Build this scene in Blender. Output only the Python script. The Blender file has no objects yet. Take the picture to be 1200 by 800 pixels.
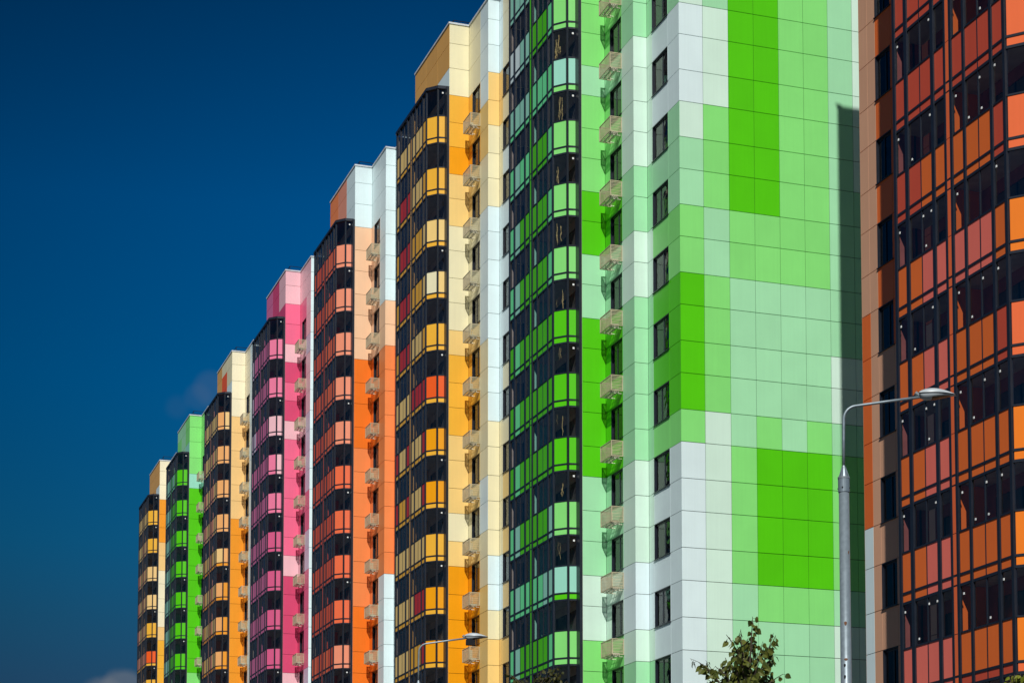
import bpy, math, random
from mathutils import Vector, Matrix
random.seed(7)
EYE = 1.6                       # the camera stands 1.6 m above the ground; heights below are given from the eye
scene = bpy.context.scene
COL = scene.collection

# ------------------------------------------------------------------ helpers
def lin(c):
    c /= 255.0
    return c/12.92 if c <= 0.04045 else ((c+0.055)/1.055)**2.4

class MB:
    """collects faces and links them as ONE mesh object"""
    def __init__(self):
        self.v = []; self.f = []; self.m = []; self.mats = []
    def mi(self, mat):
        if mat not in self.mats: self.mats.append(mat)
        return self.mats.index(mat)
    def face(self, pts, mat):
        n = len(self.v); self.v += [tuple(p) for p in pts]
        self.f.append(tuple(range(n, n+len(pts)))); self.m.append(self.mi(mat))
    def box(self, x0, x1, y0, y1, z0, z1, mat):
        if x0 > x1: x0, x1 = x1, x0
        if y0 > y1: y0, y1 = y1, y0
        if z0 > z1: z0, z1 = z1, z0
        n = len(self.v)
        self.v += [(x0,y0,z0),(x1,y0,z0),(x1,y1,z0),(x0,y1,z0),(x0,y0,z1),(x1,y0,z1),(x1,y1,z1),(x0,y1,z1)]
        k = self.mi(mat)
        for q in ((0,3,2,1),(4,5,6,7),(0,1,5,4),(1,2,6,5),(2,3,7,6),(3,0,4,7)):
            self.f.append(tuple(n+i for i in q)); self.m.append(k)
    def prism(self, plan, z0, z1, mat):
        n = len(self.v); c = len(plan); k = self.mi(mat)
        self.v += [(p[0],p[1],z0) for p in plan]+[(p[0],p[1],z1) for p in plan]
        self.f.append(tuple(n+i for i in range(c))[::-1]); self.m.append(k)
        self.f.append(tuple(n+c+i for i in range(c))); self.m.append(k)
        for i in range(c):
            j = (i+1) % c
            self.f.append((n+i,n+j,n+c+j,n+c+i)); self.m.append(k)
    def tube(self, pts, rad, mat, seg=8, cap=True):
        pts = [Vector(p) for p in pts]
        if not hasattr(rad, '__len__'): rad = [rad]*len(pts)
        k = self.mi(mat); base = len(self.v)
        up = Vector((0.13,0.31,0.94)); prev = None
        for i, p in enumerate(pts):
            t = (pts[min(i+1,len(pts)-1)]-pts[max(i-1,0)]).normalized()
            if prev is None:
                a = t.cross(up)
                if a.length < .05: a = t.cross(Vector((1,0,0)))
                a.normalize()
            else:
                a = (prev - t*prev.dot(t)).normalized()
            prev = a; b = t.cross(a)
            for s in range(seg):
                an = 2*math.pi*s/seg
                self.v.append(tuple(p + (a*math.cos(an)+b*math.sin(an))*rad[i]))
        for i in range(len(pts)-1):
            for s in range(seg):
                s2 = (s+1) % seg
                self.f.append((base+i*seg+s, base+i*seg+s2, base+(i+1)*seg+s2, base+(i+1)*seg+s)); self.m.append(k)
        if cap:
            self.f.append(tuple(base+s for s in range(seg))[::-1]); self.m.append(k)
            e = base+(len(pts)-1)*seg
            self.f.append(tuple(e+s for s in range(seg))); self.m.append(k)
    def build(self, name, parent=None, smooth=False, origin=None):
        me = bpy.data.meshes.new(name)
        off = Vector(origin) if origin is not None else Vector((0,0,0))
        me.from_pydata([tuple(Vector(p)-off) for p in self.v], [], self.f)
        for m in self.mats: me.materials.append(m)
        me.polygons.foreach_set('material_index', self.m)
        if smooth: me.polygons.foreach_set('use_smooth', [True]*len(self.f))
        me.update()
        o = bpy.data.objects.new(name, me); COL.objects.link(o)
        o.location = off
        if parent is not None:
            o.parent = parent
            o.location = off - parent_world(parent)
        return o

def parent_world(p):
    v = Vector((0,0,0))
    while p is not None:
        v += p.location; p = p.parent
    return v

def empty(name, loc, label, cat, group=None):
    o = bpy.data.objects.new(name, None); COL.objects.link(o); o.location = loc
    o.empty_display_size = .5
    o['label'] = label; o['category'] = cat
    if group: o['group'] = group
    return o

# ------------------------------------------------------------------ materials
def nodes_of(name):
    m = bpy.data.materials.new(name); m.use_nodes = True
    nt = m.node_tree; b = nt.nodes['Principled BSDF']
    return m, nt, b

def painted(name, rgb, rough=.42, spec=.35, vary=.035, streak=.022, bump=.2):
    """powder coated sheet cladding: slight patchiness, vertical rain streaks and a little waviness of the sheet"""
    m, nt, b = nodes_of(name)
    L = nt.links.new
    tc = nt.nodes.new('ShaderNodeNewGeometry')
    n1 = nt.nodes.new('ShaderNodeTexNoise'); n1.inputs['Scale'].default_value = .9; n1.inputs['Detail'].default_value = 5
    L(tc.outputs['Position'], n1.inputs['Vector'])
    mp = nt.nodes.new('ShaderNodeMapping'); mp.inputs['Scale'].default_value = (9,9,.22)
    L(tc.outputs['Position'], mp.inputs['Vector'])
    n2 = nt.nodes.new('ShaderNodeTexNoise'); n2.inputs['Scale'].default_value = 1.3; n2.inputs['Detail'].default_value = 3
    L(mp.outputs['Vector'], n2.inputs['Vector'])
    r1 = nt.nodes.new('ShaderNodeMapRange'); r1.inputs[1].default_value=.3; r1.inputs[2].default_value=.7
    r1.inputs[3].default_value = 1-vary; r1.inputs[4].default_value = 1+vary*.5
    L(n1.outputs['Fac'], r1.inputs[0])
    r2 = nt.nodes.new('ShaderNodeMapRange'); r2.inputs[1].default_value=.3; r2.inputs[2].default_value=.7
    r2.inputs[3].default_value = 1-streak; r2.inputs[4].default_value = 1+streak*.6
    L(n2.outputs['Fac'], r2.inputs[0])
    # each sheet comes from a slightly different batch
    ri = nt.nodes.new('ShaderNodeMapRange'); ri.inputs[3].default_value=.955; ri.inputs[4].default_value=1.03
    L(tc.outputs['Random Per Island'], ri.inputs[0])
    mu = nt.nodes.new('ShaderNodeMath'); mu.operation='MULTIPLY'
    L(r1.outputs[0], mu.inputs[0]); L(r2.outputs[0], mu.inputs[1])
    mu2 = nt.nodes.new('ShaderNodeMath'); mu2.operation='MULTIPLY'
    L(mu.outputs[0], mu2.inputs[0]); L(ri.outputs[0], mu2.inputs[1])
    vm = nt.nodes.new('ShaderNodeVectorMath'); vm.operation='SCALE'
    vm.inputs[0].default_value = rgb
    L(mu2.outputs[0], vm.inputs['Scale'])
    L(vm.outputs[0], b.inputs['Base Color'])
    b.inputs['Roughness'].default_value = rough
    b.inputs['Specular IOR Level'].default_value = spec
    bp = nt.nodes.new('ShaderNodeBump'); bp.inputs['Strength'].default_value = bump; bp.inputs['Distance'].default_value=.02
    L(n1.outputs['Fac'], bp.inputs['Height']); L(bp.outputs[0], b.inputs['Normal'])
    return m

K = .92
def lit(r,g,b):                          # base colour of a sheet that shows this colour in full sun
    c = [lin(x)/K for x in (r,g,b)]; f = min(1, .86/max(c))
    return tuple(x*f for x in c)
PAL = {
 # greens
 'W':(209,226,227),'P':(199,225,208),'M':(154,213,165),'L':(128,212,114),'G':(84,196,2),
 'l':(110,222,150),'m':(146,208,186),
 # yellows
 'B':(224,216,178),'Y':(252,188,58),'y':(242,206,128),'O':(254,168,0),'V':(238,92,28),'R':(186,46,46),
 # corals
 'f':(250,205,165),'N':(248,142,78),'T':(242,120,28),'c':(254,156,122),'v':(250,115,72),'d':(214,86,54),
 # pinks
 'p':(236,184,192),'q':(232,104,140),'h':(208,88,130),'Q':(206,70,110),'k':(234,122,156),'z':(205,108,150),'w':(208,188,208),
 # creams / oranges
 'E':(240,230,198),'H':(248,206,136),'J':(250,162,40),'j':(252,182,112),'x':(222,146,116),
 # browns / reds of the nearest block
 'K':(208,158,126),'r':(196,78,54),'o':(222,106,42),'s':(232,114,98),'e':(226,104,56),'b':(252,132,30),'n':(212,160,84),
}
BASE = {'G':(.085,.56,.001)}
MAT = {}
NM = dict(W='white',P='pale_mint',M='mint',L='light_green',G='bright_green',l='jade',m='pale_teal',B='beige',Y='yellow',y='pale_yellow',
 O='amber',V='vermilion',R='crimson',f='peach',N='light_orange',T='orange',c='coral',v='dark_coral',d='brick',p='pale_pink',q='pink',
 h='raspberry',Q='deep_pink',k='rose',z='mauve',w='lilac_grey',E='cream',H='straw',J='marigold',j='apricot',x='clay',K='tan',r='rust',o='burnt_orange',
 s='salmon',e='tomato',b='vivid_orange',n='ochre')
for k_, c_ in PAL.items():
    MAT[k_] = painted('cladding_'+NM[k_], BASE.get(k_, lit(*c_)))

def simple(name, rgb, rough=.5, metal=0., spec=.4, vary=.15, scale=3.):
    m, nt, b = nodes_of(name); L = nt.links.new
    g = nt.nodes.new('ShaderNodeNewGeometry')
    n = nt.nodes.new('ShaderNodeTexNoise'); n.inputs['Scale'].default_value = scale; n.inputs['Detail'].default_value = 5
    L(g.outputs['Position'], n.inputs['Vector'])
    r = nt.nodes.new('ShaderNodeMapRange'); r.inputs[1].default_value=.3; r.inputs[2].default_value=.7
    r.inputs[3].default_value = 1-vary; r.inputs[4].default_value = 1+vary
    L(n.outputs['Fac'], r.inputs[0])
    vm = nt.nodes.new('ShaderNodeVectorMath'); vm.operation='SCALE'; vm.inputs[0].default_value = rgb
    L(r.outputs[0], vm.inputs['Scale']); L(vm.outputs[0], b.inputs['Base Color'])
    b.inputs['Roughness'].default_value = rough; b.inputs['Metallic'].default_value = metal
    b.inputs['Specular IOR Level'].default_value = spec
    return m
FRAME = simple('dark_aluminium', (.012,.016,.026), .38, 0, .5)
SEAM  = simple('dark_joint_backing', (.03,.035,.03), .8, 0, .1)  # dark backing sheet behind the open panel joints
COPE  = simple('coping_sheet', (.62,.66,.68), .45, .0, .5)
INWALL = simple('balcony_back_wall', (.42,.34,.29), .8)
INRED = simple('balcony_back_wall_maroon', (.28,.08,.07), .8)
ROOF  = simple('roof_felt', (.08,.08,.08), .9)
CONC  = simple('raw_concrete', (.40,.38,.35), .85)
INNER = simple('dark_room', (.02,.02,.022), .9)
CURT  = simple('curtain', (.07,.07,.075), .9, vary=.5, scale=9)
BASK  = simple('beige_basket_metal', (.46,.40,.26), .5, 0, .4)
BASKM2 = simple('basket_slat_olive', (.36,.35,.22), .55, 0, .3)
BASKD = simple('basket_slats', (.36,.30,.20), .55, 0, .3)
BRK   = simple('pale_bracket_metal', (.80,.76,.62), .4, 0, .5)
RAILM = simple('dark_rail', (.012,.012,.015), .6, 0, .1)
GOLD  = simple('golden_reflection', (.40,.31,.13), .4, 0, .5, vary=.5, scale=20)  # golden reflection painted as the colour of added strips
WHITE = simple('white_plastic', (.8,.82,.8), .4)
GALV  = simple('galvanised_steel', (.22,.27,.30), .42, .35, .5, vary=.12, scale=14)
HEADM = simple('lamp_head_grey', (.42,.46,.48), .4, 0, .5)
GALVD = simple('lamp_grey', (.20,.23,.25), .5, .2, .5)
LENS  = simple('lamp_lens', (.16,.07,.02), .3)
RUST  = simple('rust_spot', (.16,.07,.035), .9)
HOLE  = simple('hole_dark', (.01,.01,.01), .9)
ASPH  = simple('ground_paving', (.09,.09,.085), .9, scale=.3)

def glass(name, tint, rough=.0, wav=.03, refl=1.0):
    m = bpy.data.materials.new(name); m.use_nodes = True
    nt = m.node_tree; nt.nodes.clear(); L = nt.links.new
    out = nt.nodes.new('ShaderNodeOutputMaterial')
    tr = nt.nodes.new('ShaderNodeBsdfTransparent'); tr.inputs['Color'].default_value = (*tint,1)
    gl = nt.nodes.new('ShaderNodeBsdfGlossy'); gl.inputs['Roughness'].default_value = rough
    gl.inputs['Color'].default_value = (refl,refl,refl,1)
    mi = nt.nodes.new('ShaderNodeMixShader')
    g = nt.nodes.new('ShaderNodeNewGeometry')
    n = nt.nodes.new('ShaderNodeTexNoise'); n.inputs['Scale'].default_value = 1.1; n.inputs['Detail'].default_value = 2
    L(g.outputs['Position'], n.inputs['Vector'])
    bp = nt.nodes.new('ShaderNodeBump'); bp.inputs['Strength'].default_value = wav; bp.inputs['Distance'].default_value = .2
    L(n.outputs['Fac'], bp.inputs['Height'])
    L(bp.outputs[0], gl.inputs['Normal'])
    # Schlick reflectance, the same from both sides of the pane
    dt = nt.nodes.new('ShaderNodeVectorMath'); dt.operation='DOT_PRODUCT'; L(g.outputs['Incoming'], dt.inputs[0]); L(g.outputs['Normal'], dt.inputs[1])
    ab = nt.nodes.new('ShaderNodeMath'); ab.operation='ABSOLUTE'; L(dt.outputs['Value'], ab.inputs[0])
    om = nt.nodes.new('ShaderNodeMath'); om.operation='SUBTRACT'; om.inputs[0].default_value=1; L(ab.outputs[0], om.inputs[1])
    fr = nt.nodes.new('ShaderNodeMath'); fr.operation='POWER'; L(om.outputs[0], fr.inputs[0]); fr.inputs[1].default_value=5
    mul = nt.nodes.new('ShaderNodeMath'); mul.operation='MULTIPLY_ADD'; mul.inputs[1].default_value=.93; mul.inputs[2].default_value=.08; mul.use_clamp=True
    L(fr.outputs[0], mul.inputs[0])
    L(mul.outputs[0], mi.inputs[0]); L(tr.outputs[0], mi.inputs[1]); L(gl.outputs[0], mi.inputs[2])
    L(mi.outputs[0], out.inputs[0])
    return m
GLASS = glass('tinted_balcony_glass', (.84,.85,.85), refl=.7, wav=.06)
PANE  = glass('window_glass', (.36,.38,.38), wav=.12, refl=.7)

# ------------------------------------------------------------------ the tower block sections
TOP = 49.93
DEPTH_V = 47.0
V_T, V_1, V_2, V_G = 30.2225, 31.3178, 31.9354, 29.28     # wall planes, going back from the street; V_G = balcony glass
PT = .028                                                   # thickness of the cladding sheet

def Z(h): return h + EYE

def cell_A(mb, U, v0, v1, z0, z1, mat, gap=(.009,.011)):
    mb.box(v0+gap[0], v1-gap[0], U, U+PT, Z(z0)+gap[1], Z(z1)-gap[1], mat)
    mb.face([(v0,U+PT+.006,Z(z0)),(v1,U+PT+.006,Z(z0)),(v1,U+PT+.006,Z(z1)),(v0,U+PT+.006,Z(z1))], SEAM)
def cell_B(mb, V, u0, u1, z0, z1, mat, gap=(.007,.011)):
    if u0 > u1: u0, u1 = u1, u0
    mb.box(V, V+PT, u0+gap[0], u1-gap[0], Z(z0)+gap[1], Z(z1)-gap[1], mat)
    x = V+PT+.006
    mb.face([(x,u0,Z(z0)),(x,u1,Z(z0)),(x,u1,Z(z1)),(x,u0,Z(z1))], SEAM)

def rows_of(T0, top):
    zs = [top, top-1.11, top-2.46, T0]
    for n in range(0, 17):
        zs.append(T0-2.8*n-1.48)
        if n < 16: zs.append(T0-2.8*(n+1))
    zs.append(-EYE)
    return zs
def ch(s, i):
    return s[i] if i < len(s) else s[-1]

WINPROTO = {}
def window(parent, V, u0, u1, zt, zb, rng, reveal):
    """window in a wall that faces -V; u0 > u1 (far, near); a frame, its pane and its sill"""
    d = .065
    mb = MB(); x0, x1 = V+.002, V+d+.9
    # reveal lining
    t = .03
    mb.box(V-.004, V+d+.02, u0-t, u0, Z(zb), Z(zt), FRAME)
    mb.box(V-.004, V+d+.02, u1, u1+t, Z(zb), Z(zt), reveal)
    mb.box(V-.004, V+d+.02, u1+t, u0-t, Z(zt)-t, Z(zt), FRAME)
    # frame bars
    f0, f1 = V+d, V+d+.05
    w = u0-u1
    mb.box(f0, f1, u1+t, u1+t+.06, Z(zb)+.0, Z(zt)-t, FRAME)
    mb.box(f0, f1, u0-t-.06, u0-t, Z(zb)+.0, Z(zt)-t, FRAME)
    mb.box(f0, f1, u1+t+.06, u0-t-.06, Z(zt)-t-.06, Z(zt)-t, FRAME)
    mb.box(f0, f1, u1+t+.06, u0-t-.06, Z(zb), Z(zb)+.07, FRAME)
    um = u1 + w*(.42 if rng.random() < .5 else .58)
    mb.box(f0-.004, f1+.004, um-.04, um+.04, Z(zb)+.07, Z(zt)-t-.06, FRAME)
    # room
    r0, r1 = V+d+.05, V+d+1.1
    mb.face([(r1,u0,Z(zb)),(r1,u1,Z(zb)),(r1,u1,Z(zt)),(r1,u0,Z(zt))], INNER)
    mb.face([(r0,u0,Z(zb)),(r1,u0,Z(zb)),(r1,u0,Z(zt)),(r0,u0,Z(zt))], INNER)
    mb.face([(r0,u1,Z(zb)),(r1,u1,Z(zb)),(r1,u1,Z(zt)),(r0,u1,Z(zt))], INNER)
    mb.face([(r0,u0,Z(zt)),(r1,u0,Z(zt)),(r1,u1,Z(zt)),(r0,u1,Z(zt))], INNER)
    mb.face([(r0,u0,Z(zb)),(r1,u0,Z(zb)),(r1,u1,Z(zb)),(r0,u1,Z(zb))], INNER)
    fo = mb.build('window', parent, origin=((V), (u0+u1)/2, Z(zb)))
    p = MB()
    xx = V+d+.02
    for a, b_ in ((u1+t+.06, um-.04), (um+.04, u0-t-.06)):
        p.box(xx, xx+.008, a, b_, Z(zb)+.07, Z(zt)-t-.06, PANE)
    p.build('pane', fo, origin=(V,(u0+u1)/2,Z(zb)))
    if rng.random() < .72:
        c = MB(); xc = V+d+.16
        s = rng.random()
        if s < .5:   a0, a1 = u1+.05, u1+w*rng.uniform(.2,.45)
        elif s < .8: a0, a1 = u0-w*rng.uniform(.2,.5), u0-.05
        else:        a0, a1 = u1+.05, u0-.05
        nseg = max(4, int((a1-a0)/.07)); zz0, zz1 = Z(zb)+.03, Z(zt)-.05
        if s >= .8: zz1 = Z(zb)+ (zt-zb)*rng.uniform(.3,.6)
        for i in range(nseg):
            ua, ub = a0+(a1-a0)*i/nseg, a0+(a1-a0)*(i+1)/nseg
            xa, xb = xc+.03*math.sin(i*1.9), xc+.03*math.sin((i+1)*1.9)
            c.face([(xa,ua,zz0),(xb,ub,zz0),(xb,ub,zz1),(xa,ua,zz1)], CURT)
        c.build('curtain', fo, origin=(V,(u0+u1)/2,Z(zb)))
    s_ = MB()
    s_.box(V-.045, V+d, u1-.01, u0+.01, Z(zb)-.03, Z(zb), FRAME)
    s_.build('sill', fo, origin=(V,(u0+u1)/2,Z(zb)))
    return fo

# the basket that holds an air conditioner: one mesh, shared by all
def basket_mesh():
    mb = MB(); L_, D, H_ = 1.23, .53, .64      # along the wall (y), out from the wall (-x), height; origin = near, wall, bottom
    r = .016
    def bar(a, b, w=r, m=BASK):
        x0,x1=sorted((a[0],b[0])); y0,y1=sorted((a[1],b[1])); z0,z1=sorted((a[2],b[2]))
        mb.box(x0-w,x1+w,y0-w,y1+w,z0-w,z1+w,m)
    for y in (0, L_):
        for x in (-.02, -D): bar((x,y,0),(x,y,H_))
        bar((-.02-.04,y,0),(-D+.04,y,0)); bar((-.06,y,H_),(-D+.04,y,H_))
    for z in (0,H_):
        bar((-D,.04,z),(-D,L_-.04,z))
    n = 20                                      # upright slats of the long side
    for i in range(1, n):
        y = L_*i/n
        mb.box(-D-.004, -D+.004, y-.011, y+.011, .02, H_-.02, BASKD)
    m_ = 11                                     # lying slats of the two short sides
    for y in (0, L_):
        for i in range(1, m_):
            z = H_*i/m_
            mb.box(-D+.02, -.04, y-.005, y+.005, z-.013, z+.013, BASKM2 if i % 2 else BASK)
    # floor: mesh slats and two pale brackets that carry the unit
    for i in range(5):
        x = -D+.06+ i*(D-.08)/5
        mb.box(x, x+.012, .02, L_-.02, -.012, .0, BASKD)
    for x in (-.44, -.25):
        mb.box(x, x+.075, .10, L_-.18, -.06, -.02, BRK)
    for y in (.16, L_-.30):
        mb.box(-D+.03, -.0, y, y+.05, -.085, -.062, BRK)
    mb.box(-.46, -.12, .16, .34, -.02, .10, BRK)
    return mb
BM = basket_mesh()

MULL = [(6.88,6.75),(6.22,6.06),(4.75,4.60),(4.05,3.96),(3.76,3.65),(3.08,2.98),(1.72,1.61),(1.08,.97)]
THIN = [5.40, 2.35]
PANES = [(6.75,6.22),(6.06,5.415),(5.385,4.75),(4.60,4.05),(3.65,3.08),(2.98,2.365),(2.335,1.72),(1.61,1.08)]
G1 = (.97, V_G); G2 = (.455, 29.74); G3 = (.40, V_T-.10)

def strip_poly(a, b, t, out=0.):
    """plan quad along a-b (points are (x,y)), thickness t going inward (to +V side)"""
    a = Vector(a); b = Vector(b); d = (b-a).normalized(); n = Vector((-d.y, d.x))
    if n.x < 0 and abs(n.x) > abs(n.y): n = -n
    if n.y < 0 and abs(n.y) >= abs(n.x): n = -n
    a2 = a - n*out; b2 = b - n*out
    return [tuple(a2), tuple(b2), tuple(b2+n*(t+out)), tuple(a2+n*(t+out))]

def make_section(spec):
    C, T0, top = spec['C'], spec['T0'], spec['top']
    rng = random.Random(spec['seed'])
    root = empty('apartment_tower', (V_T, C, 0), spec['label'], 'apartment tower', 'colourful apartment towers standing in a row')
    root['group'] = 'colourful apartment towers standing in a row'
    zs = rows_of(T0, top)
    zmin = spec['zmin']
    mb = MB()
    A, N, D = spec['A'], spec['N'], spec['D']
    NR = spec.get('N1', N)
    last = len(zs)-1
    def iswin(i): return 3 <= i < last-1 and (i % 2 == 1)
    # wall A
    for i in range(last): cell_A(mb, C, V_T, V_1, zs[i+1], zs[i], MAT[ch(A,i)])
    # wall B1 with the window column
    u = [C, C-.61, C-1.95, C-3.27]
    wins = []
    for i in range(last):
        cell_B(mb, V_1, u[0], u[1], zs[i+1], zs[i], MAT[ch(A,i)])
        if iswin(i): wins.append((V_1, u[1], u[2], zs[i], zs[i+1], MAT[ch(A,i)]))
        else: cell_B(mb, V_1, u[1], u[2], zs[i+1], zs[i], MAT[ch(A,i)])
        cell_B(mb, V_1, u[2], u[3], zs[i+1], zs[i], MAT[ch(NR,i)])
    # narrow wall A2
    for i in range(last): cell_A(mb, C-3.27, V_1, V_2, zs[i+1], zs[i], MAT[ch(N,i)])
    # wall B2
    end = spec['end']
    if 'gable' in spec: cols = [C-3.27, C-3.82, C-5.48, end]; wcol = {1}
    else: cols = [C-3.27, C-3.82, C-5.48, C-7.6, C-9.4, C-11.0, end]; wcol = {1,4}
    for i in range(last):
        for j in range(len(cols)-1):
            m = MAT[ch(N,i)] if j == 0 else MAT[ch(D,i)]
            if j in wcol and iswin(i): wins.append((V_2, cols[j], cols[j+1], zs[i], zs[i+1], m))
            else: cell_B(mb, V_2, cols[j], cols[j+1], zs[i+1], zs[i], m)
    # side of the tower above the balconies
    far = C+6.5
    sc = spec['side']            # three columns (near, middle, far), each rows a,b,c
    uc = [C, C+2.15, C+4.35, far]
    z3 = [top, top-1.11, top-2.46, T0+.46]
    for j in range(3):
        for i in range(3): cell_B(mb, V_T, uc[j], uc[j+1], z3[i+1], z3[i], MAT[sc[j][i]])
    # back wall of the balconies, with their dark doors
    for n in range(0, 17):
        zt = T0+.45-2.8*n; zb = zt-2.8
        if n == 16: zb = -EYE
        uu = [C+.0, C+.75, C+3.3, C+4.45, C+6.05, far]
        for j in range(5):
            door = j in (1,3)
            m = INRED if spec['k'] == 7 else INWALL
            if door and n < 16:
                fl = zb+.1
                cell_B(mb, V_T, uu[j], uu[j+1], zb, fl+.12, m)
                cell_B(mb, V_T, uu[j], uu[j+1], fl+2.2, zt, m)
                mb.box(V_T+.03, V_T+.06, uu[j], uu[j+1], Z(fl)+.12, Z(fl)+2.2, PANEB)
                uw = (uu[j]+uu[j+1])/2
                for q in (uu[j]+.03, uw, uu[j+1]-.03):
                    mb.box(V_T+.0, V_T+.028, q-.035, q+.035, Z(fl)+.12, Z(fl)+2.2, WFR if j == 3 and spec['k'] != 7 else FRAME)
            else: cell_B(mb, V_T, uu[j], uu[j+1], zb, zt, m)
    # far end of the tower, back of the slab and roof
    x_in = V_2 if 'far_end' not in spec else V_2
    fe = spec.get('far_end', far)
    mb.face([(V_T,far,Z(-EYE)),(V_2+.03,far,Z(-EYE)),(V_2+.03,far,Z(top)),(V_T,far,Z(top))], MAT[spec['inner']])
    if fe > far:
        for i in range(last):
            cc = [fe, fe-.57, fe-1.09, fe-2.10, fe-3.6, far]
            for j in range(5):
                m = MAT[ch(spec['F'][min(j,2)], i)]
                if j == 2 and iswin(i): wins.append((V_2, cc[j], cc[j+1], zs[i], zs[i+1], m))
                else: cell_B(mb, V_2, cc[j], cc[j+1], zs[i+1], zs[i], m)
    mb.face([(V_2,fe-.001,Z(-EYE)),(DEPTH_V,fe-.001,Z(-EYE)),(DEPTH_V,fe-.001,Z(top)),(V_2,fe-.001,Z(top))], MAT['K' if spec['k'] == 7 else 'W'])
    mb.face([(DEPTH_V,end,Z(-EYE)),(DEPTH_V,fe,Z(-EYE)),(DEPTH_V,fe,Z(top)),(DEPTH_V,end,Z(top))], MAT['W'])
    zr = Z(top)-.25
    for (x0,x1,y0,y1) in ((V_T+.04,V_1+.04,C+.04,far-.001),(V_1+.04,V_2+.04,C-3.23,far-.001),(V_2+.04,DEPTH_V-.001,end+.04,fe-.002)):
        mb.face([(x0,y0,zr),(x1,y0,zr),(x1,y1,zr),(x0,y1,zr)], ROOF)
    if 'gable' in spec:
        g = spec['gable']
        vv = [V_2, V_2+1.05]
        while vv[-1] < DEPTH_V-.8: vv.append(vv[-1]+1.1377)
        vv.append(DEPTH_V)
        for j in range(len(vv)-1):
            s = g[j] if j < len(g) else g[(j*5+3) % len(g)]
            for i in range(last): cell_A(mb, end, vv[j], vv[j+1], zs[i+1], zs[i], MAT[ch(s,i)], gap=(.009,.012))
    elif spec['k'] != 7:
        pass
    else:
        mb.face([(V_2,end+.05,Z(-EYE)),(DEPTH_V,end+.05,Z(-EYE)),(DEPTH_V,end+.05,Z(top)),(V_2,end+.05,Z(top))], MAT['K'])
    mb.build('wall', root, origin=(V_T, C, 0))
    # coping
    cp = MB(); z0, z1 = Z(top)-.055, Z(top)+.035; o = .045
    cp.box(V_T-o, V_1+.1, C-o, C+.22, z0, z1, COPE)
    cp.box(V_T-o, V_T+.2, C+.22, far+o, z0+.001, z1, COPE)
    cp.box(V_1-o, V_1+.18, C-o-.001, C-3.27-o, z0+.002, z1+.002, COPE)
    cp.box(V_1+.18, V_2+.1, C-3.27-o, C-3.27+.2, z0, z1, COPE)
    cp.box(V_2-o, V_2+.2, C-3.27-o-.001, end-(o if 'gable' in spec else 0), z0+.001, z1+.001, COPE)
    if 'gable' in spec or spec['k']==7: cp.box(V_2+.2, DEPTH_V, end-o, end+.2, z0, z1, COPE)
    if fe > far: cp.box(V_2-o, V_2+.2, far+o, fe+o, z0, z1, COPE)
    cp.build('coping', root, origin=(V_T, C, Z(top)))
    # roof railing
    rl = MB()
    x0, x1, y0, y1 = V_T+.5, V_2+.6, C+.9, far-.9
    h = .62
    for z in (h, h*.55): rl.tube([(x0,y1,Z(top)+z),(x0,y0,Z(top)+z),(x1,y0,Z(top)+z)], .022, RAILM, 5)
    for p in ((x0,y0),(x0,y1),(x0,(y0+y1)/2),(x1,y0),((x0+x1)/2,y0)):
        rl.tube([(p[0],p[1],Z(top)-.2),(p[0],p[1],Z(top)+h)], .02, RAILM, 5)
    rl.build('roof_railing', root, origin=(x0, y0, Z(top)))
    # windows
    for (V, a, b_, zt, zb, rv) in wins:
        if zb < zmin: continue
        if V == V_2 and a > C-9 and False: continue
        if V == V_2 and 'gable' not in spec and a < C-8 and not spec.get('far_end'): continue
        window(root, V, a, b_, zt, zb, rng, rv)
    for (V, a, b_, zt, zb, rv) in wins:           # openings the photo does not show stay closed with a plain dark pane
        hidden = (V == V_2 and 'gable' not in spec and a < C-8 and not spec.get('far_end')) or zb < zmin
        if hidden: SHUT.append((V, a, b_, zt, zb, root))
    # air conditioner baskets
    for n in range(0, 16):
        zb = T0-2.8*(n+1)+.47
        if zb < zmin: continue
        if BASKM[0] is None:
            o_ = BM.build('air_conditioner_basket', root); BASKM[0] = o_.data
        else:
            o_ = bpy.data.objects.new('air_conditioner_basket', BASKM[0]); COL.objects.link(o_); o_.parent = root
        o_.location = Vector((V_1, C-1.95, Z(zb))) - parent_world(root)
    # ---- glazed balconies: posts and mullions running the whole height
    fr = MB(); zt_, zb_ = Z(T0+.43), Z(T0-2.8*16-1.3)
    for a, b_ in MULL: fr.box(V_G-.045, V_G+.05, C+b_, C+a, zb_, zt_, FRAME)
    for a in THIN: fr.box(V_G-.012, V_G+.04, C+a-.017, C+a+.017, zb_, zt_, FRAME)
    g1 = (G1[1], C+G1[0]); g2 = (G2[1], C+G2[0]); g3 = (G3[1], C+G3[0])
    fr.prism([(g2[0]-.05,g2[1]-.05),(g2[0]+.045,g2[1]-.035),(g2[0]+.05,g2[1]+.05),(g2[0]-.045,g2[1]+.06)], zb_, zt_, FRAME)
    fr.box(V_T-.13, V_T-.003, C-.004, C+.45, zb_, zt_+.02, FRAME)           # post beside the wall
    fr.box(V_G-.0, V_G+.02, C+3.76, C+3.96, zb_, zt_, FRAME)
    for x in (V_T-.32,): fr.box(x, x+.06, C+6.82, C+6.88, zb_, zt_, FRAME)
    fo = fr.build('mullion_frame', root, origin=(V_G, C+.97, zb_))
    cap = MB()
    pl = [(V_G-.07,C+6.95),(V_G-.07,g1[1]-.06),(g2[0]-.03,g2[1]-.09),(V_T-.001,C+.30),(V_T-.001,C+6.95)]
    cap.prism(pl, Z(T0+.44), Z(T0+.60), FRAME)
    cap.build('balcony_roof', root, origin=(V_G, C, Z(T0+.44)))
    fin = MB()
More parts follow.
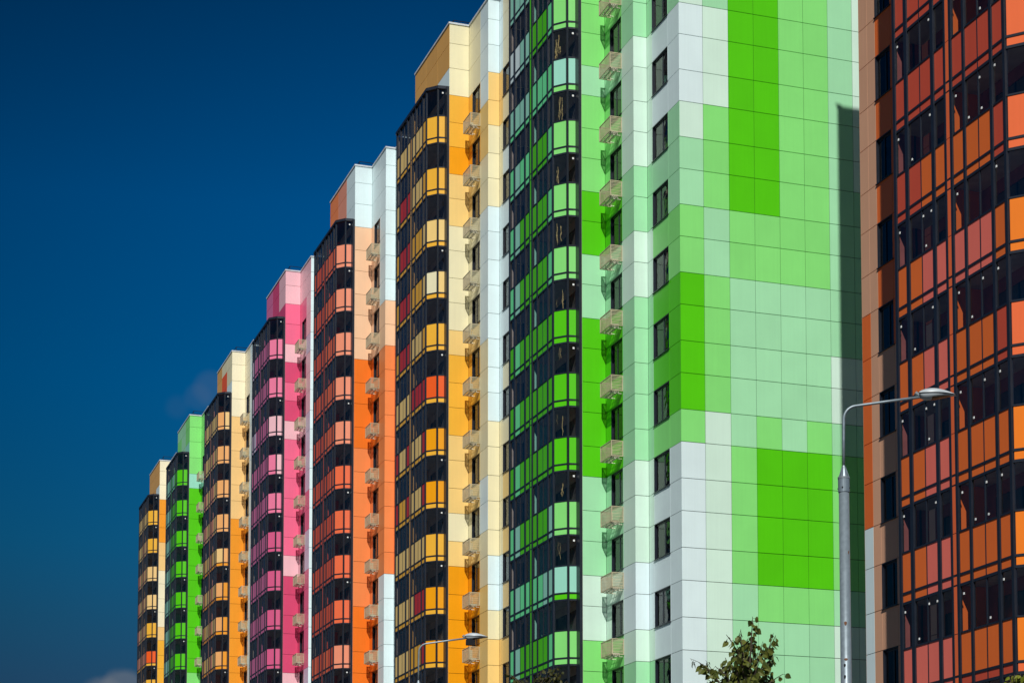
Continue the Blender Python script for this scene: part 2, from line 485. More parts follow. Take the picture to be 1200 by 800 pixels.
    for n in range(0, 17):
        zp = T0-1.03-2.8*n
        if zp < zmin-2.8: continue
        for z0_, z1_ in ((zp-1.13,zp),(zp-1.42,zp-1.20),(zp-2.74+1.39,zp-1.45) if False else (zp-2.78,zp-1.47)):
            fin.box(V_G-.03, V_G-.002, C+3.765, C+3.955, Z(z0_), Z(z1_), MAT[spec['fin']])
    fin.build('fin_cover', root, origin=(V_G, C+3.86, 0))
    pan = spec['bal']
    for n in range(0, 17):
        zp = T0-1.03-2.8*n                  # top of the coloured panels
        if zp < zmin-2.8: continue
        s = pan[n] if n < len(pan) else pan[-1-(n % 2)]
        main, strip = s if isinstance(s, tuple) else (s, s)
        if len(strip) == 1: strip = strip*10
        bal = MB()
        zf = zp-1.42                        # floor slab
        bal.prism([(V_G+.055,C+6.83),(V_G+.055,C+1.05),(g2[0]+.06,g2[1]+.08),(V_T-.14,C+.52),(V_T-.002,C+.52),(V_T-.002,C+6.83)], Z(zf)-.02, Z(zf)+.16, CONC)
        # partition between the two balconies and end wall by the post
        bal.box(V_G+.055, V_T-.002, C+3.80, C+3.92, Z(zf)+.16, Z(zf)+2.78, MAT[spec['part']])
        # dark transoms
        for (z0_, z1_) in ((zp-1.20,zp-1.13),(zp-1.50,zp-1.42),(zp,zp+.05)):
            a0 = z0_; a1 = z1_
            bal.box(V_G-.02, V_G+.045, C+1.0, C+6.8, Z(a0), Z(a1), FRAME)
            bal.prism(strip_poly(g1, g2, .05, .02), Z(a0)+.001, Z(a1)-.001, FRAME)
            bal.prism(strip_poly(g2, g3, .05, .02), Z(a0), Z(a1), FRAME)
        bal.box(V_G+.055, V_T-.004, C+6.835, C+6.875, Z(zf)+.16, Z(zf)+2.78, INRED if spec['k'] == 7 else INWALL)   # far end made solid to keep a sun patch off the wall beyond
        bo = bal.build('balcony', root, origin=(V_G, C+3.9, Z(zf)))
        # coloured railing panels
        rp = MB()
        for j, (a, b_) in enumerate(PANES):
            rp.box(V_G, V_G+.02, C+b_+.004, C+a-.004, Z(zp)-1.13, Z(zp)-.001, MAT[main[j]])
            rp.box(V_G, V_G+.02, C+b_+.004, C+a-.004, Z(zp)-1.42, Z(zp)-1.20, MAT[strip[j]])
        d = (Vector(g2)-Vector(g1)).normalized()
        q1 = Vector(g1)+d*.03; q2 = Vector(g2)-d*.055
        for (z0_, z1_, k_) in ((zp-1.13,zp,main),(zp-1.42,zp-1.20,strip)):
            rp.prism(strip_poly(q1, q2, .02), Z(z0_), Z(z1_)-.001, MAT[k_[8]])
            rp.prism(strip_poly((g2[0]+.05,g2[1]), (g3[0]-.03,g3[1]), .02), Z(z0_), Z(z1_)-.001, MAT[k_[9]])
        rp.build('railing_panel', bo, origin=(V_G, C+3.9, Z(zf)))
        # glass above the panels
        gm = MB(); z0_, z1_ = Z(zp)+.05, Z(zp)+1.30 if n else Z(zp)+1.46
        for j, (a, b_) in enumerate(PANES):
            gm.face([(V_G+.012,C+a,z0_),(V_G+.012,C+b_,z0_),(V_G+.012,C+b_,z1_),(V_G+.012,C+a,z1_)], GLASS)
        gm.face([(q1.x+.008,q1.y+.01,z0_),(q2.x+.008,q2.y+.01,z0_),(q2.x+.008,q2.y+.01,z1_),(q1.x+.008,q1.y+.01,z1_)], GLASS)
        gm.face([(g2[0]+.05,g2[1]+.01,z0_),(g3[0]-.03,g3[1]+.01,z0_),(g3[0]-.03,g3[1]+.01,z1_),(g2[0]+.05,g2[1]+.01,z1_)], GLASS)
        gm.build('glass', bo, origin=(V_G, C+3.9, Z(zf)))
        # small white catches on the sliding panes
        w, h = .026, .062
        def catch(u_, z_):
            lt = MB(); lt.box(V_G-.004, V_G+.011, C+u_-w, C+u_+w, z_, z_+h, WHITE)
            lt.build('catch', bo, origin=(V_G, C+u_, z_))
        if rng.random() < (.45 if spec['k'] in (5,2) else .8):
            lt = MB(); lt.box(g3[0]-.18, g3[0]-.10, g3[1]-.012, g3[1]+.006, z1_-.24, z1_-.16, WHITE)
            lt.build('catch', bo, origin=(g3[0], g3[1], z1_-.2))
        if spec.get('catches'):
            catch(6.66, z1_-.24); catch(4.69+.2, z1_-.22); catch(3.5, z1_-.25); catch(1.53, z1_-.22)
            if rng.random()<.7: catch(5.33, z1_-.22)
            if rng.random()<.7: catch(2.28, z1_-.24)
            for u_ in (5.9, 5.2, 2.85, 2.2):
                if rng.random() < .4: catch(u_, z0_+.12)
        if spec['k'] == 6 and 1 <= n <= 10:      # added golden strips standing in for reflections in the corner pane
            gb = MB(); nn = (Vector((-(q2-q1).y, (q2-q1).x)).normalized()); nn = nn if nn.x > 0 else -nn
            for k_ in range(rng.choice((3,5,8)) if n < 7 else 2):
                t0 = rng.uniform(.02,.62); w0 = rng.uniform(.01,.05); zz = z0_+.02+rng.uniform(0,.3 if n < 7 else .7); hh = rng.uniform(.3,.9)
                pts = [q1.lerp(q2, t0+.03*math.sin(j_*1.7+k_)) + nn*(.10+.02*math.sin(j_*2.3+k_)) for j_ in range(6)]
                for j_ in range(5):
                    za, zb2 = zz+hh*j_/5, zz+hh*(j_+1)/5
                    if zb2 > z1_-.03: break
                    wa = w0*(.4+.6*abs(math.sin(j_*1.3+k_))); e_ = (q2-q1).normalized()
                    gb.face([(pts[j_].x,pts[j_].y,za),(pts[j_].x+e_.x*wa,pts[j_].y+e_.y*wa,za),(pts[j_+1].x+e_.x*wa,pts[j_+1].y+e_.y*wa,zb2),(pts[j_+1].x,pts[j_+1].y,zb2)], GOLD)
            if gb.v: gb.build('reflection_strip', bo, origin=(V_G, C+3.9, Z(zf)))
    return root

BASKM = [None]; SHUT = []
PANEB = simple('dark_door_glass', (.09,.085,.08), .2, 0, .5)
WFR = simple('white_door_frame', (.5,.52,.52), .5)

def rep(s, n): return [s]*n
SECT = [
 dict(k=0, C=196.07, label='farthest block, narrow, yellow and cream with ochre side, at the left end of the row',
   A='EEE'+'JJJ'+'HH'+'EEEE'+'H'+'YYYYYY', N='WWW', D='EEE', side=['nnW','nnn','nnn'], inner='n', part='n', fin='n',
   bal=['yyyyyyyyYY','yyyyxyxyYY','xxyyxyxyHH','xxyyxyxyHH','xxyyxyxyYY',('xxxxxxxxVV','Y'),'xxyyxyxyYY']),
 dict(k=1, C=178.84, label='distant bright green block second from the left end of the row',
   A='LLLL'+'m'+'GGGGGGGGGGGG'+'LLLL', N='MMMM', D='PPPP', side=['LLm','MMM','MLM'], inner='M', part='M', fin='G',
   bal=['mmmmlmGGGG']+rep('mmmmGGGGGG',14)),
 dict(k=2, C=158.82, label='distant orange and cream block, third from the left, beside the pink one',
   A='EEEE'+'HHHHHH'+'JJJJJJJ'+'JJJJJ', N='WWWW', D='WWWW', side=['BBW','BVV','nnV'], inner='x', part='x', fin='x',
   bal=['xyyyyyyyjH','xyyyyxyyjj','xxyyxxyyjj','xxyyxxyyjj',('nnyyxnyyHj','J'),('xnyynxyyjJ','J'),('xnyynxyyjJ','J'),('xnyynxyyjJ','J')]),
 dict(k=3, C=138.77, label='pink and magenta block fourth from the left end of the row',
   A='ppqqpQqQpqqqqqqpQQQQQppp', N='WWWWWW', N1='ppppwpppwwwwqqwwqqqqqw', D='WWWW', side=['ppQ','QQQ','zzz'], inner='Q', part='z', fin='z',
   bal=['wzzzzzzzkk','wzzzzzzzkk','wwzzzzzzpp','zzzzzzzzkp']+['zzzzzzzzkk']+rep('zzzzzzzzhh',11)),
 dict(k=4, C=118.77, label='coral and orange block with a white top, fifth from the left end of the row',
   A='WWW'+'ffffff'+'TTTT'+'NNNNNNN'+'TTTTTT', N='WWWWWWW'+'ff'+'N'*10+'WWWW', D='WWWW', side=['WWW','xxx','NNv'], inner='d', part='d', fin='d',
   bal=['ddddvvvvcc','ddddvvvvcc','ddddvvvvcc','ddvdvvvvcc','ddddvvvvcc','ddddddvvvv','ddddddddvv','ddddddddvv','ddddddddvv','vvddvvddcc','vvddvvddcc','ddddddddvd']),
 dict(k=5, C=98.76, label='yellow and beige block with crimson railing panels, left of the green one',
   A='BBB'+'YYO'+'yy'+'BBBB'+'yYYYyyyByOOOOOOO', N='WWW'+'yy'+'BBB'+'W'*8+'BBBBB'+'WW'+'B'+'yyyy',
   N1='WWWW'+'yyBBWWWWWBBBBBWWBByyyy', D='BBBBBBWWWWWWWWBBBByyyyyyy', side=['nnW','nnY','nnn'], inner='n', part='n', fin='n',
   bal=[('yyyyyyyYYY','Y'),('yRRRyyyYYY','Y'),('YRRRYYYyyy','Y'),('YRRRYYYyBy','Y'),('YRRRyyyYYY','Y'),('yyyyRRRRVV','Y'),('RyyRyyyROO','Y'),
        ('RYYRyyyROO','Y'),('yyyyyyyyYY','Y'),('yyyyyRRROO','Y'),('yyyyYYYROO','Y'),('yyyyYYYROO','Y'),('RyyyYYYROO','Y')]),
 dict(k=6, C=79.18, label='large green block with a mint and green patchwork end wall, in the centre right',
   A='LLLLLL'+'LLMLLLGGMMGGGGGMMMPPLLLL', N='MMMMMMM'+'MPPPPMMPPMMMMMPPPWWPM', D='MMMMMMM'+'MWWWMMMLLGGGGLWWWWWWW',
   side=['MMM','MLM','LLM'], inner='m', part='m', fin='G', T0=46.16, end=72.56,
   gable=['LLLMMPP'+s for s in ('PWWWPMMLLGGGGLWWWWWWW','MPPPLLLMMLLLLPPPPPPPP','GGGGGGGLLMMMMMLLLLMMM','GGGGGGGLLMMMMLGGGGLMM',
      'LLLLLLLLLMMMMMGGGGLMM','LLLLLLLLLMMMMLGGGGLMM','MMMMMMMMMMMPPMLLLLMPP','PPPPPPMMMMMPPMLLLLMPP')],
   bal=['mmmmmmmmLL','WWmmGGGlLL',('mmmmllllmm','llllllllLL'),'lmllGGGlLL','lmGGGGGlLL','lmGGGGGlLL','GlGGGGGGGG','GlGGGGGGGG','GlGGGGGGGG',
        'lmGGGGGmLL',('lmllllmmmm','llllllmlGG'),'lmGGGGGlLL','lmGGGGGlLL']),
 dict(k=7, C=43.98, label='nearest block, brown and rust red with orange railing panels, at the right edge',
   A='KKKK', N='KKKK', D='KKKK', side=['KKK','KKK','KKK'], inner='r', part='o', fin='e', T0=46.55, top=50.32, end=37.36, far_end=57.75, catches=1,
   F=['K'*17+'oooooo'[:0]+'K'*0, 'K', 'o'*18+'K'],
   bal=rep('rrrrrrrree',7)+['rrrrrrrree','rroooooree','oossssso'+'bb','oossoooree','oossoooobb','oossoooobb',('ssssoooobb','ssssrrrree'),'ssssoooobb']),
]
SECT[7]['F'][0] = None
# far wall column of the nearest block: tan above, then burnt orange, then white
zs7 = rows_of(46.55, 50.32)
colF0 = ''
for i in range(len(zs7)-1):
    zc = zs7[i]
    colF0 += 'K' if zc > 21.3+.2 else ('o' if zc > 14.9 else 'W')
colF2 = ''.join('o' if zc > 20 else 'K' for zc in zs7[:-1])
SECT[7]['F'] = [colF0, 'K', colF2]
ZMIN = {0:26., 1:23., 2:20., 3:17., 4:14., 5:11.2, 6:8., 7:3.}
roots = {}
for i, s in enumerate(SECT):
    s.setdefault('T0', 46.0); s.setdefault('top', TOP); s['seed'] = 40+i; s['zmin'] = ZMIN[i]
    s['side'] = [x if len(x) == 3 else x for x in s['side']]
    if 'end' not in s: s['end'] = SECT[i+1]['C']+6.5
    roots[i] = make_section(s)
# plain dark glazing for the openings that the photograph does not show
by = {}
for (V,a,b_,zt,zb,r) in SHUT: by.setdefault(r.name, (r, MB()))[1].box(V+.1, V+.14, b_, a, Z(zb), Z(zt), PANEB)
for nme, (r, m_) in by.items():
    m_.build('dark_glazing', r, origin=(V_2, parent_world(r).y-4, Z(2)))

# ------------------------------------------------------------------ ground
g = MB(); g.face([(-3000,-3000,0),(3000,-3000,0),(3000,3000,0),(-3000,3000,0)], ASPH)
go = g.build('ground'); go['kind'] = 'structure'
rd = MB(); ROADM = simple('road_asphalt', (.05,.05,.052), .9, scale=1.)
rd.face([(14,-60,.004),(22,-60,.004),(22,260,.004),(14,260,.004)], ROADM)
ro = rd.build('road'); ro['kind'] = 'structure'
kb = MB()
kb.box(13.8,14,-60,260,0,.13,CONC); kb.box(22,22.2,-60,260,0,.13,CONC)
ko = kb.build('kerb'); ko['kind'] = 'structure'

# ------------------------------------------------------------------ camera model (also used to place lamps and trees on their sight lines)
F_PX, YP, TH, PSI = 2354.77, 960.86, .0729, .3291
def ray(px, py):
    a = (px-600)/F_PX; b = (YP-py)/F_PX; st, ct = math.sin(TH), math.cos(TH)
    f = ct-b*st; z = st+b*ct; s, c = math.sin(PSI), math.cos(PSI)
    return Vector((f*s+a*c, f*c-a*s, z))
def at(px, py, dist):
    r = ray(px, py); h = math.hypot(r.x, r.y); p = r*(dist/h)
    return Vector((p.x, p.y, p.z+EYE))
RIGHT = Vector((math.cos(PSI), -math.sin(PSI), 0)); FWD = Vector((math.sin(PSI), math.cos(PSI), 0))

# ------------------------------------------------------------------ street lamps
def street_lamp(px_pole, py_ring, dist, scale, label, driver_box, spots):
    base = at(px_pole, py_ring, dist); zr = base.z            # zr = underside of the ring
    root = empty('street_lamp', (base.x, base.y, 0), label, 'street lamp', 'grey street lamps')
    B = Vector((base.x, base.y, 0))
    m = dist/F_PX*1.0                                         # metres per photograph pixel at that distance
    mp = 34/F_PX
    mb = MB()
    mb.tube([B+Vector((0,0,0)), B+Vector((0,0,3.2)), B+Vector((0,0,zr))], [.115,.10,.088], GALV, 20)
    mb.tube([B+Vector((0,0,0)), B+Vector((0,0,.05))], [.2,.2], GALV, 16)
    mb.build('pole', root, smooth=False, origin=B)
    for p in root.children[-1].data.polygons: p.use_smooth = len(p.vertices) == 4
    rg = MB()
    rg.tube([B+Vector((0,0,zr-.01)), B+Vector((0,0,zr+.22))], [.098,.098], GALV, 20)
    rg.tube([B+Vector((0,0,zr+.22)), B+Vector((0,0,zr+.25))], [.103,.103], GALVD, 20)
    rg.tube([B+Vector((0,0,zr+.25)), B+Vector((0,0,zr+.45))], [.072,.026], GALV, 14)
    for k in range(4):
        a = math.pi/2*k-.4-PSI
        d = Vector((math.cos(a), math.sin(a), 0))
        rg.tube([B+d*.09+Vector((0,0,zr+.06)), B+d*.108+Vector((0,0,zr+.06))], .013, HOLE, 8)
        q = B+Vector((0,0,zr+.25))
        rg.tube([q+d*.088, q+d*.03+Vector((0,0,.17))], .008, GALV, 5)
    rg.build('collar', root, origin=B+Vector((0,0,zr)))
    X = RIGHT
    def W(x, z): return B + X*x + Vector((0,0,zr+z))
    pts = [(0,.45),(.005,.9),(.012,1.25)]
    for i in range(1, 8):
        t = i/7*math.radians(82)
        pts.append((.012+.23*(1-math.cos(t)), 1.25+.23*math.sin(t)))
    pts += [(.75,1.555),(1.30,1.63)]
    ar = MB(); ar.tube([W(*p) for p in pts], .024, GALV, 10)
    ar.build('bracket', root, smooth=True, origin=W(0,.45))
    # lamp head: lofted shells along its axis
    L_ = .64; n = 18
    hx = Vector((math.cos(.06),0,0)); axis = (X*math.cos(.03)+Vector((0,0,-.03))).normalized(); side = Vector((0,0,1)).cross(axis).normalized(); up = axis.cross(side)
    if up.z < 0: up = -up
    O = W(1.29, 1.685)
    top, bot = MB(), MB()
    def prof(t):                    # half width, top height, lower depth
        w = .135*math.sin(math.pi*min(1,(t*.86+.12)))**.75
        h = .10*math.sin(math.pi*min(1,(t**.8*.88+.10)))
        d = .115*max(0,math.sin(math.pi*min(1,(t**.62*.90+.06))))*(1-.55*t)
        return max(w,.004), max(h,.003), max(d,.003)
    seg = 14
    def loft(mbx, sgn, mat):
        rings = []
        for i in range(n+1):
            t = i/n; w, h, d = prof(t); c = O+axis*(L_*t)
            hh = h if sgn > 0 else d
            rings.append([c+side*(w*math.cos(math.pi*s/seg))+up*(sgn*hh*math.sin(math.pi*s/seg)+ (0.004*sgn)) for s in range(seg+1)])
        b0 = len(mbx.v)
        for r_ in rings: mbx.v += [tuple(p) for p in r_]
        kk = mbx.mi(mat); kl = mbx.mi(LENS)
        for i in range(n):
            for s in range(seg):
                a = b0+i*(seg+1)+s
                mbx.f.append((a,a+1,a+seg+2,a+seg+1))
                mbx.m.append(kl if (sgn < 0 and 3 <= s <= seg-4 and 6 <= i <= n-4) else kk)
        for e in (0, n):
            mbx.f.append(tuple(b0+e*(seg+1)+s for s in range(seg+1))); mbx.m.append(kk)
    loft(top, 1, HEADM); loft(bot, -1, HEADM)
    tp = top.build('head_cover', root, smooth=True, origin=O)
    bt = bot.build('head_body', root, smooth=True, origin=O)
    sm = MB()
    for i in range(n):
        pass
    rim = [O+axis*(L_*i/n)+side*(-prof(i/n)[0]-.004) for i in range(n+1)]
    rim2 = [O+axis*(L_*i/n)+side*(prof(i/n)[0]+.004) for i in range(n+1)]
    sm.tube(rim, .0085, RAILM, 5); sm.tube(rim2, .0085, RAILM, 5)
    sm.tube([O-axis*.06+up*.02, O+axis*.05-up*.05], .035, GALVD, 8)
    if driver_box:
        q = O+axis*.16-up*.17
        e = [(a,b,c) for a in (-1,1) for b in (-1,1) for c in (-1,1)]
        bx = [q+axis*(a*.13)+side*(b*.07)+up*(c*.075) for a,b,c in e]
        for f_ in ((0,1,3,2),(4,6,7,5),(0,4,5,1),(2,3,7,6),(0,2,6,4),(1,5,7,3)):
            sm.face([bx[i] for i in f_], RAILM)
    sm.build('hinge', root, origin=O)
    if spots:
        sp = MB()
        toward = -Vector((ray(px_pole,py_ring).x, ray(px_pole,py_ring).y, 0)).normalized()
        sd = Vector((-toward.y, toward.x, 0))
        def spot(py, dx, rx, rz, mat):
            z = at(px_pole, py, dist).z; rad = .0885+(zr-z)*.0022
            pts = []
            for i in range(10):
                a = 2*math.pi*i/10; u = dx+rx*math.cos(a)*(1+.25*math.sin(3*a)); v = rz*math.sin(a)
                ang = u/rad
                pts.append(B+toward*(rad+.0035)*math.cos(ang)+sd*(rad+.0035)*math.sin(ang)+Vector((0,0,z+v)))
            sp.face(pts, mat)
        spot(731, .0, .022, .035, RUST); spot(648,.07,.012,.03,RUST); spot(780,-.02,.017,.028,HOLE); spot(793.5,-.02,.017,.034,HOLE); spot(773,.0,.03,.02,RUST)
        sp.build('pole_mark', root, origin=B+Vector((0,0,8)))
    return root
street_lamp(989, 576, 34, 1, 'tall grey street lamp in front of the shaded strip between green and brown blocks', False, True)
street_lamp(490.3, 815.5, 55.5, 1, 'smaller looking street lamp low in front of the yellow block', True, False)

# ------------------------------------------------------------------ trees
def leafmat(name, rgb, rgb2):
    m, nt, b = nodes_of(name); L = nt.links.new
    g_ = nt.nodes.new('ShaderNodeNewGeometry')
    rmp = nt.nodes.new('ShaderNodeValToRGB')
    rmp.color_ramp.elements[0].color = (*rgb,1); rmp.color_ramp.elements[1].color = (*rgb2,1)
    L(g_.outputs['Random Per Island'], rmp.inputs[0]); L(rmp.outputs[0], b.inputs['Base Color'])
    b.inputs['Roughness'].default_value = .55; b.inputs['Specular IOR Level'].default_value = .3
    tr = nt.nodes.new('ShaderNodeBsdfTranslucent'); L(rmp.outputs[0], tr.inputs['Color'])
    mx = nt.nodes.new('ShaderNodeMixShader'); mx.inputs[0].default_value = .22
    L(b.outputs[0], mx.inputs[1]); L(tr.outputs[0], mx.inputs[2])
    L(mx.outputs[0], nt.nodes['Material Output'].inputs[0])
    return m
LEAF = leafmat('leaf_olive', (.05,.075,.010), (.15,.16,.025))
LEAF2 = leafmat('leaf_dark', (.04,.05,.012), (.10,.09,.02))
LEAF3 = leafmat('leaf_fresh', (.12,.17,.01), (.22,.22,.02))
BARK = simple('bark', (.06,.045,.03), .9, scale=20)

def add_leaf(mb, p, direction, size, mat, rng):
    """pointed heart shaped leaf folded along its midrib, hanging from p"""
    d = direction.normalized()
    s = d.cross(Vector((rng.uniform(-1,1), rng.uniform(-1,1), rng.uniform(-.3,.3))))
    if s.length < .1: s = d.cross(Vector((1,0,0)))
    s.normalize(); n = d.cross(s)
    fold = rng.uniform(.1,.4)
    prof = [(0,0),(.10,.30),(.35,.44),(.65,.30),(.85,.12),(1,0)]
    mid = [p+d*size*t - n*size*.12*t*t for t, _ in prof]
    for sg in (1,-1):
        pts = [p+d*size*t+s*(sg*w*size)+n*(fold*w*size)-n*size*.12*t*t for t, w in prof]
        k = mb.mi(mat)
        base = len(mb.v)
        # one island for both halves would need shared verts; the halves share the midrib position
        mb.v += [tuple(q) for q in mid]+[tuple(q) for q in pts[1:-1]]
        idx = [0]+[6+i for i in range(4)]+[5]
        mb.f.append(tuple([base+0]+[base+6,base+7,base+8,base+9]+[base+5,base+4,base+3,base+2,base+1])); mb.m.append(k)

def tree(center_px, dist, shoots, label, mat, leafsize, dens, seed, trunk_h, name='young_tree', ball=None):
    rng = random.Random(seed)
    c = at(center_px[0], center_px[1], dist)
    root = empty(name, (c.x, c.y, 0), label, 'tree', 'trees in front of the towers')
    tk = MB(); cr = MB()
    B = Vector((c.x, c.y, 0))
    hub = Vector((c.x, c.y, c.z))
    tk.tube([B, B+Vector((.02,0,hub.z*.4)), B+Vector((-.02,.02,hub.z*.75)), hub], [.07,.055,.04,.022], BARK, 8)
    def shoot(p0, p1, r0, leaves=True, step=None):
        bend = Vector((rng.uniform(-.05,.05), rng.uniform(-.05,.05), 0))*(p1-p0).length
        pts = []
        for i in range(7):
            t = i/6
            q = p0.lerp(p1, t) + bend*math.sin(math.pi*t)
            q.z += (p1-p0).length*.10*math.sin(math.pi*t)
            pts.append(q)
        tk.tube(pts, [r0*(1-.8*i/6) for i in range(7)], BARK, 5)
        if not leaves: return pts
        L_ = (p1-p0).length; stp = step or leafsize*.42/dens
        k = int(L_/stp)
        for i in range(k):
            t = .18+.82*(i+rng.random())/k
            f = t*6; a = min(5,int(f)); q = pts[a].lerp(pts[a+1], min(1,f-a))
            ax = (p1-p0).normalized()
            ang = rng.uniform(0, 2*math.pi)
            o = Vector((math.cos(ang), math.sin(ang), rng.uniform(-.9,.1)))*1.0+ax*.25+Vector((0,0,-.45))
            pet = q+o.normalized()*leafsize*rng.uniform(.2,.6)
            tk.tube([q, pet], .0018, BARK, 3, cap=False)
            add_leaf(cr, pet, o+Vector((0,0,-.5)), leafsize*rng.uniform(.6,1.15), mat, rng)
        return pts
    for (px, py, dd) in shoots:
        tip = at(px, py, dist+dd)
        st = hub + Vector((0,0,-rng.uniform(.05,.5)))
        pts = shoot(st, tip, .014)
        for j in range(3):
            a = pts[rng.choice((1,2,3,4))]
            b_ = a + (tip-st)*rng.uniform(.12,.3) + Vector((rng.uniform(-.2,.2), rng.uniform(-.2,.2), rng.uniform(-.05,.12)))*(tip-st).length*.8
            shoot(a, b_, .006)
    # hidden lower part of the crown
    for j in range(ball or 40):
        a = rng.uniform(0,2*math.pi); r_ = rng.uniform(.25,.75)
        b_ = hub+Vector((math.cos(a)*r_, math.sin(a)*r_, rng.uniform(-1.3,-.02)))
        shoot(hub+Vector((0,0,rng.uniform(-1.4,-.3))), b_, .008)
    tk.build('trunk', root, origin=B)
    cr.build('crown', root, origin=hub)
    return root
tree((875,814), 20, [(882,722,0),(868,737,.2),(851,743,-.2),(820,776,.1),(838,780,-.3),(909,744,.2),(896,757,-.2),(918,789,.1),(905,770,.3),(860,762,-.1),(880,750,.3),
                     (845,790,.2),(890,775,-.3),(873,770,0),(858,783,.2),(912,800,-.1),(850,770,.3),(865,765,-.3),(888,764,.1),(900,785,.3),(882,790,-.4),(868,795,.3),(840,800,-.2),(830,796,.2),(895,800,.2),(856,798,-.4),(878,780,.35),(862,788,.1)],
     'sapling with drooping heart shaped leaves in front of the mint end wall', LEAF, .072, .85, 3, 4, ball=26)
tree((640,818), 30, [(598,790,0),(614,795,.2),(630,788,-.2),(646,781,.1),(634,784,.2),(652,790,-.3),(664,797,.2),(622,799,0),(640,792,.3),(668,806,0),(606,803,.1)],
     'dark leafy treetop in front of the green balconies', LEAF2, .062, 1.0, 5, 4, name='leafy_tree', ball=50)
tree((1200,812), 17, [(1183,795,0),(1189,790,.2),(1196,789,0),(1203,787,-.2),(1186,800,.1),(1210,792,.2),(1194,797,.3)],
     'fresh yellow green treetop in the lower right corner', LEAF3, .05, 1.1, 9, 4, name='leafy_tree', ball=30)

# ------------------------------------------------------------------ camera
cam = bpy.data.cameras.new('camera'); co = bpy.data.objects.new('camera', cam); COL.objects.link(co)
co.location = (0,0,EYE)
fwd = Vector((math.sin(PSI)*math.cos(TH), math.cos(PSI)*math.cos(TH), math.sin(TH)))
co.rotation_euler = fwd.to_track_quat('-Z','Y').to_euler()
cam.sensor_width = 36; cam.sensor_fit = 'HORIZONTAL'
cam.lens = 36*F_PX/1200; cam.shift_x = 0; cam.shift_y = (YP-400)/1200
cam.clip_start = .1; cam.clip_end = 6000
scene.camera = co

# ------------------------------------------------------------------ sun and sky
AZ, EL = math.radians(25.8), math.radians(41.5)
travel = Vector((math.sin(AZ)*math.cos(EL), math.cos(AZ)*math.cos(EL), -math.sin(EL)))
sl = bpy.data.lights.new('sun','SUN'); sl.energy = 4.2; sl.angle = math.radians(.5); sl.color = (1.,.985,.94)
so = bpy.data.objects.new('sun', sl); COL.objects.link(so); so.rotation_euler = travel.to_track_quat('-Z','Y').to_euler(); so.location = (-40,-60,80)

w = bpy.data.worlds.new('World'); scene.world = w; w.use_nodes = True
nt = w.node_tree; nt.nodes.clear(); L = nt.links.new
out = nt.nodes.new('ShaderNodeOutputWorld'); bg = nt.nodes.new('ShaderNodeBackground')
sky = nt.nodes.new('ShaderNodeTexSky'); sky.sky_type = 'NISHITA'; sky.sun_disc = False
sky.sun_elevation = EL; sky.sun_rotation = math.atan2(-travel.x, -travel.y)
sky.altitude = 0; sky.air_density = 1.0; sky.dust_density = .1; sky.ozone_density = 3.0
tc = nt.nodes.new('ShaderNodeTexCoord')
sep = nt.nodes.new('ShaderNodeSeparateXYZ'); L(tc.outputs['Generated'], sep.inputs[0])
# polarising filter: deepens the blue, most of all away from the horizon
ramp = nt.nodes.new('ShaderNodeValToRGB'); L(sep.outputs['Z'], ramp.inputs[0])
cr = ramp.color_ramp; cr.elements[0].position = .0; cr.elements[0].color = (.30,.42,.52,1)
cr.elements[1].position = 1.0; cr.elements[1].color = (.34,.38,.46,1)
for pos, c in SKYR if 'SKYR' in globals() else [(.13,(.09,.22,.36)),(.17,(.06,.33,.49)),(.205,(.03,.43,.65)),(.28,(.0,.50,.86)),(.36,(.0,.50,.92)),(.47,(.0,.28,.52)),(.62,(.2,.3,.42))]:
    e = cr.elements.new(pos); e.color = (*c,1)
mul = nt.nodes.new('ShaderNodeVectorMath'); mul.operation = 'MULTIPLY'
L(sky.outputs[0], mul.inputs[0]); L(ramp.outputs[0], mul.inputs[1])
# darker towards the left of the view, as the filter leaves it
azm = nt.nodes.new('ShaderNodeMapRange'); L(sep.outputs['X'], azm.inputs[0])
azm.inputs[1].default_value = .05; azm.inputs[2].default_value = .25; azm.inputs[3].default_value = .68; azm.inputs[4].default_value = 1.08
mul2 = nt.nodes.new('ShaderNodeVectorMath'); mul2.operation='SCALE'; L(mul.outputs[0], mul2.inputs[0]); L(azm.outputs[0], mul2.inputs['Scale'])
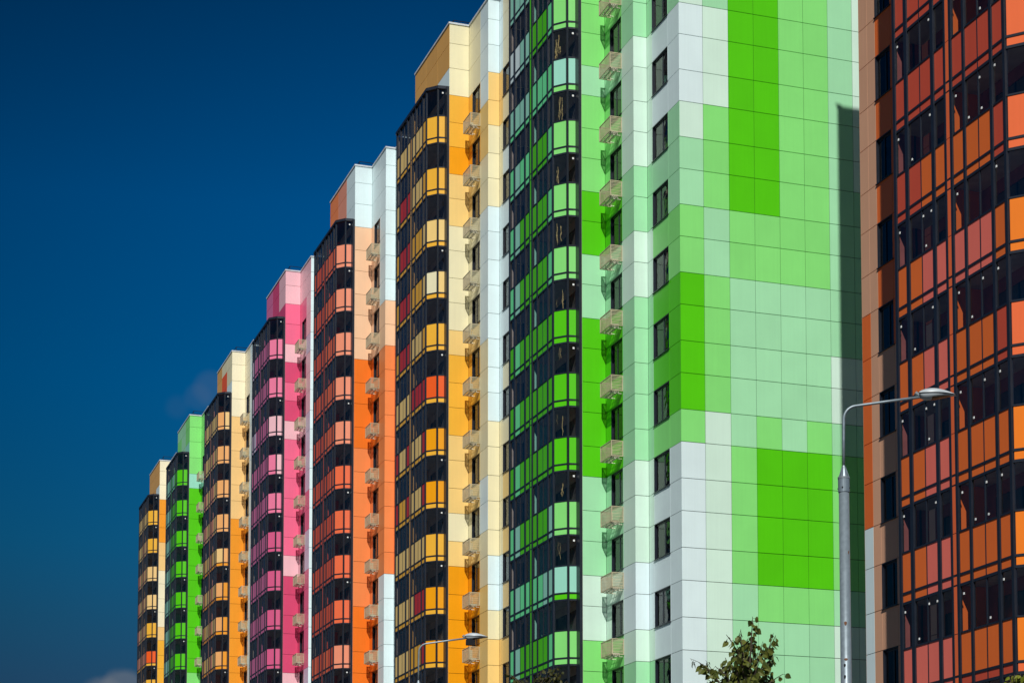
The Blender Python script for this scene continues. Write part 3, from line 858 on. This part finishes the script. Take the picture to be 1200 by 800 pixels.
# thin clouds low on the left
def blob(d, r):
    d = d.normalized()
    vm = nt.nodes.new('ShaderNodeVectorMath'); vm.operation='DISTANCE'; L(tc.outputs['Generated'], vm.inputs[0]); vm.inputs[1].default_value = d
    mr = nt.nodes.new('ShaderNodeMapRange'); mr.inputs[1].default_value = r; mr.inputs[2].default_value = 0; L(vm.outputs['Value'], mr.inputs[0])
    return mr
nz = nt.nodes.new('ShaderNodeTexNoise'); nz.inputs['Scale'].default_value = 28; nz.inputs['Detail'].default_value = 6; L(tc.outputs['Generated'], nz.inputs['Vector'])
last = mul2
for (px, py, r, amt, lo, hi) in ((247,455,.011,.17,.35,.95),(232,466,.009,.11,.38,.95),(207,478,.009,.07,.40,1.0),(145,809,.016,.75,.32,.66),(120,822,.017,.7,.32,.66),(95,834,.014,.35,.34,.7)):
    bm_ = blob(ray(px,py), r)
    ad = nt.nodes.new('ShaderNodeMath'); ad.operation='MULTIPLY_ADD'; L(nz.outputs['Fac'], ad.inputs[0]); ad.inputs[1].default_value=.8; L(bm_.outputs[0], ad.inputs[2])
    sm_ = nt.nodes.new('ShaderNodeMapRange'); sm_.interpolation_type='SMOOTHSTEP'; sm_.inputs[1].default_value=lo+.2; sm_.inputs[2].default_value=hi+.2
    sm_.inputs[3].default_value = 0; sm_.inputs[4].default_value = amt*.5; L(ad.outputs[0], sm_.inputs[0])
    gate = nt.nodes.new('ShaderNodeMath'); gate.operation='MULTIPLY'; L(sm_.outputs[0], gate.inputs[0])
    g2_ = nt.nodes.new('ShaderNodeMapRange'); g2_.inputs[1].default_value=0; g2_.inputs[2].default_value=.25; L(bm_.outputs[0], g2_.inputs[0]); L(g2_.outputs[0], gate.inputs[1])
    mx = nt.nodes.new('ShaderNodeMix'); mx.data_type='RGBA'; L(gate.outputs[0], mx.inputs[0]); L(last.outputs[0] if last is mul2 else last.outputs[2], mx.inputs[6])
    mx.inputs[7].default_value = (3.6,3.9,4.3,1); last = mx
L(last.outputs[2], bg.inputs[0]); bg.inputs[1].default_value = .055
L(bg.outputs[0], out.inputs[0])

scene.view_settings.view_transform = 'Standard'; scene.view_settings.look = 'None'
scene.view_settings.exposure = 0; scene.view_settings.gamma = 1; scene.view_settings.use_curve_mapping = False
scene.cycles.max_bounces = 8; scene.cycles.transparent_max_bounces = 12
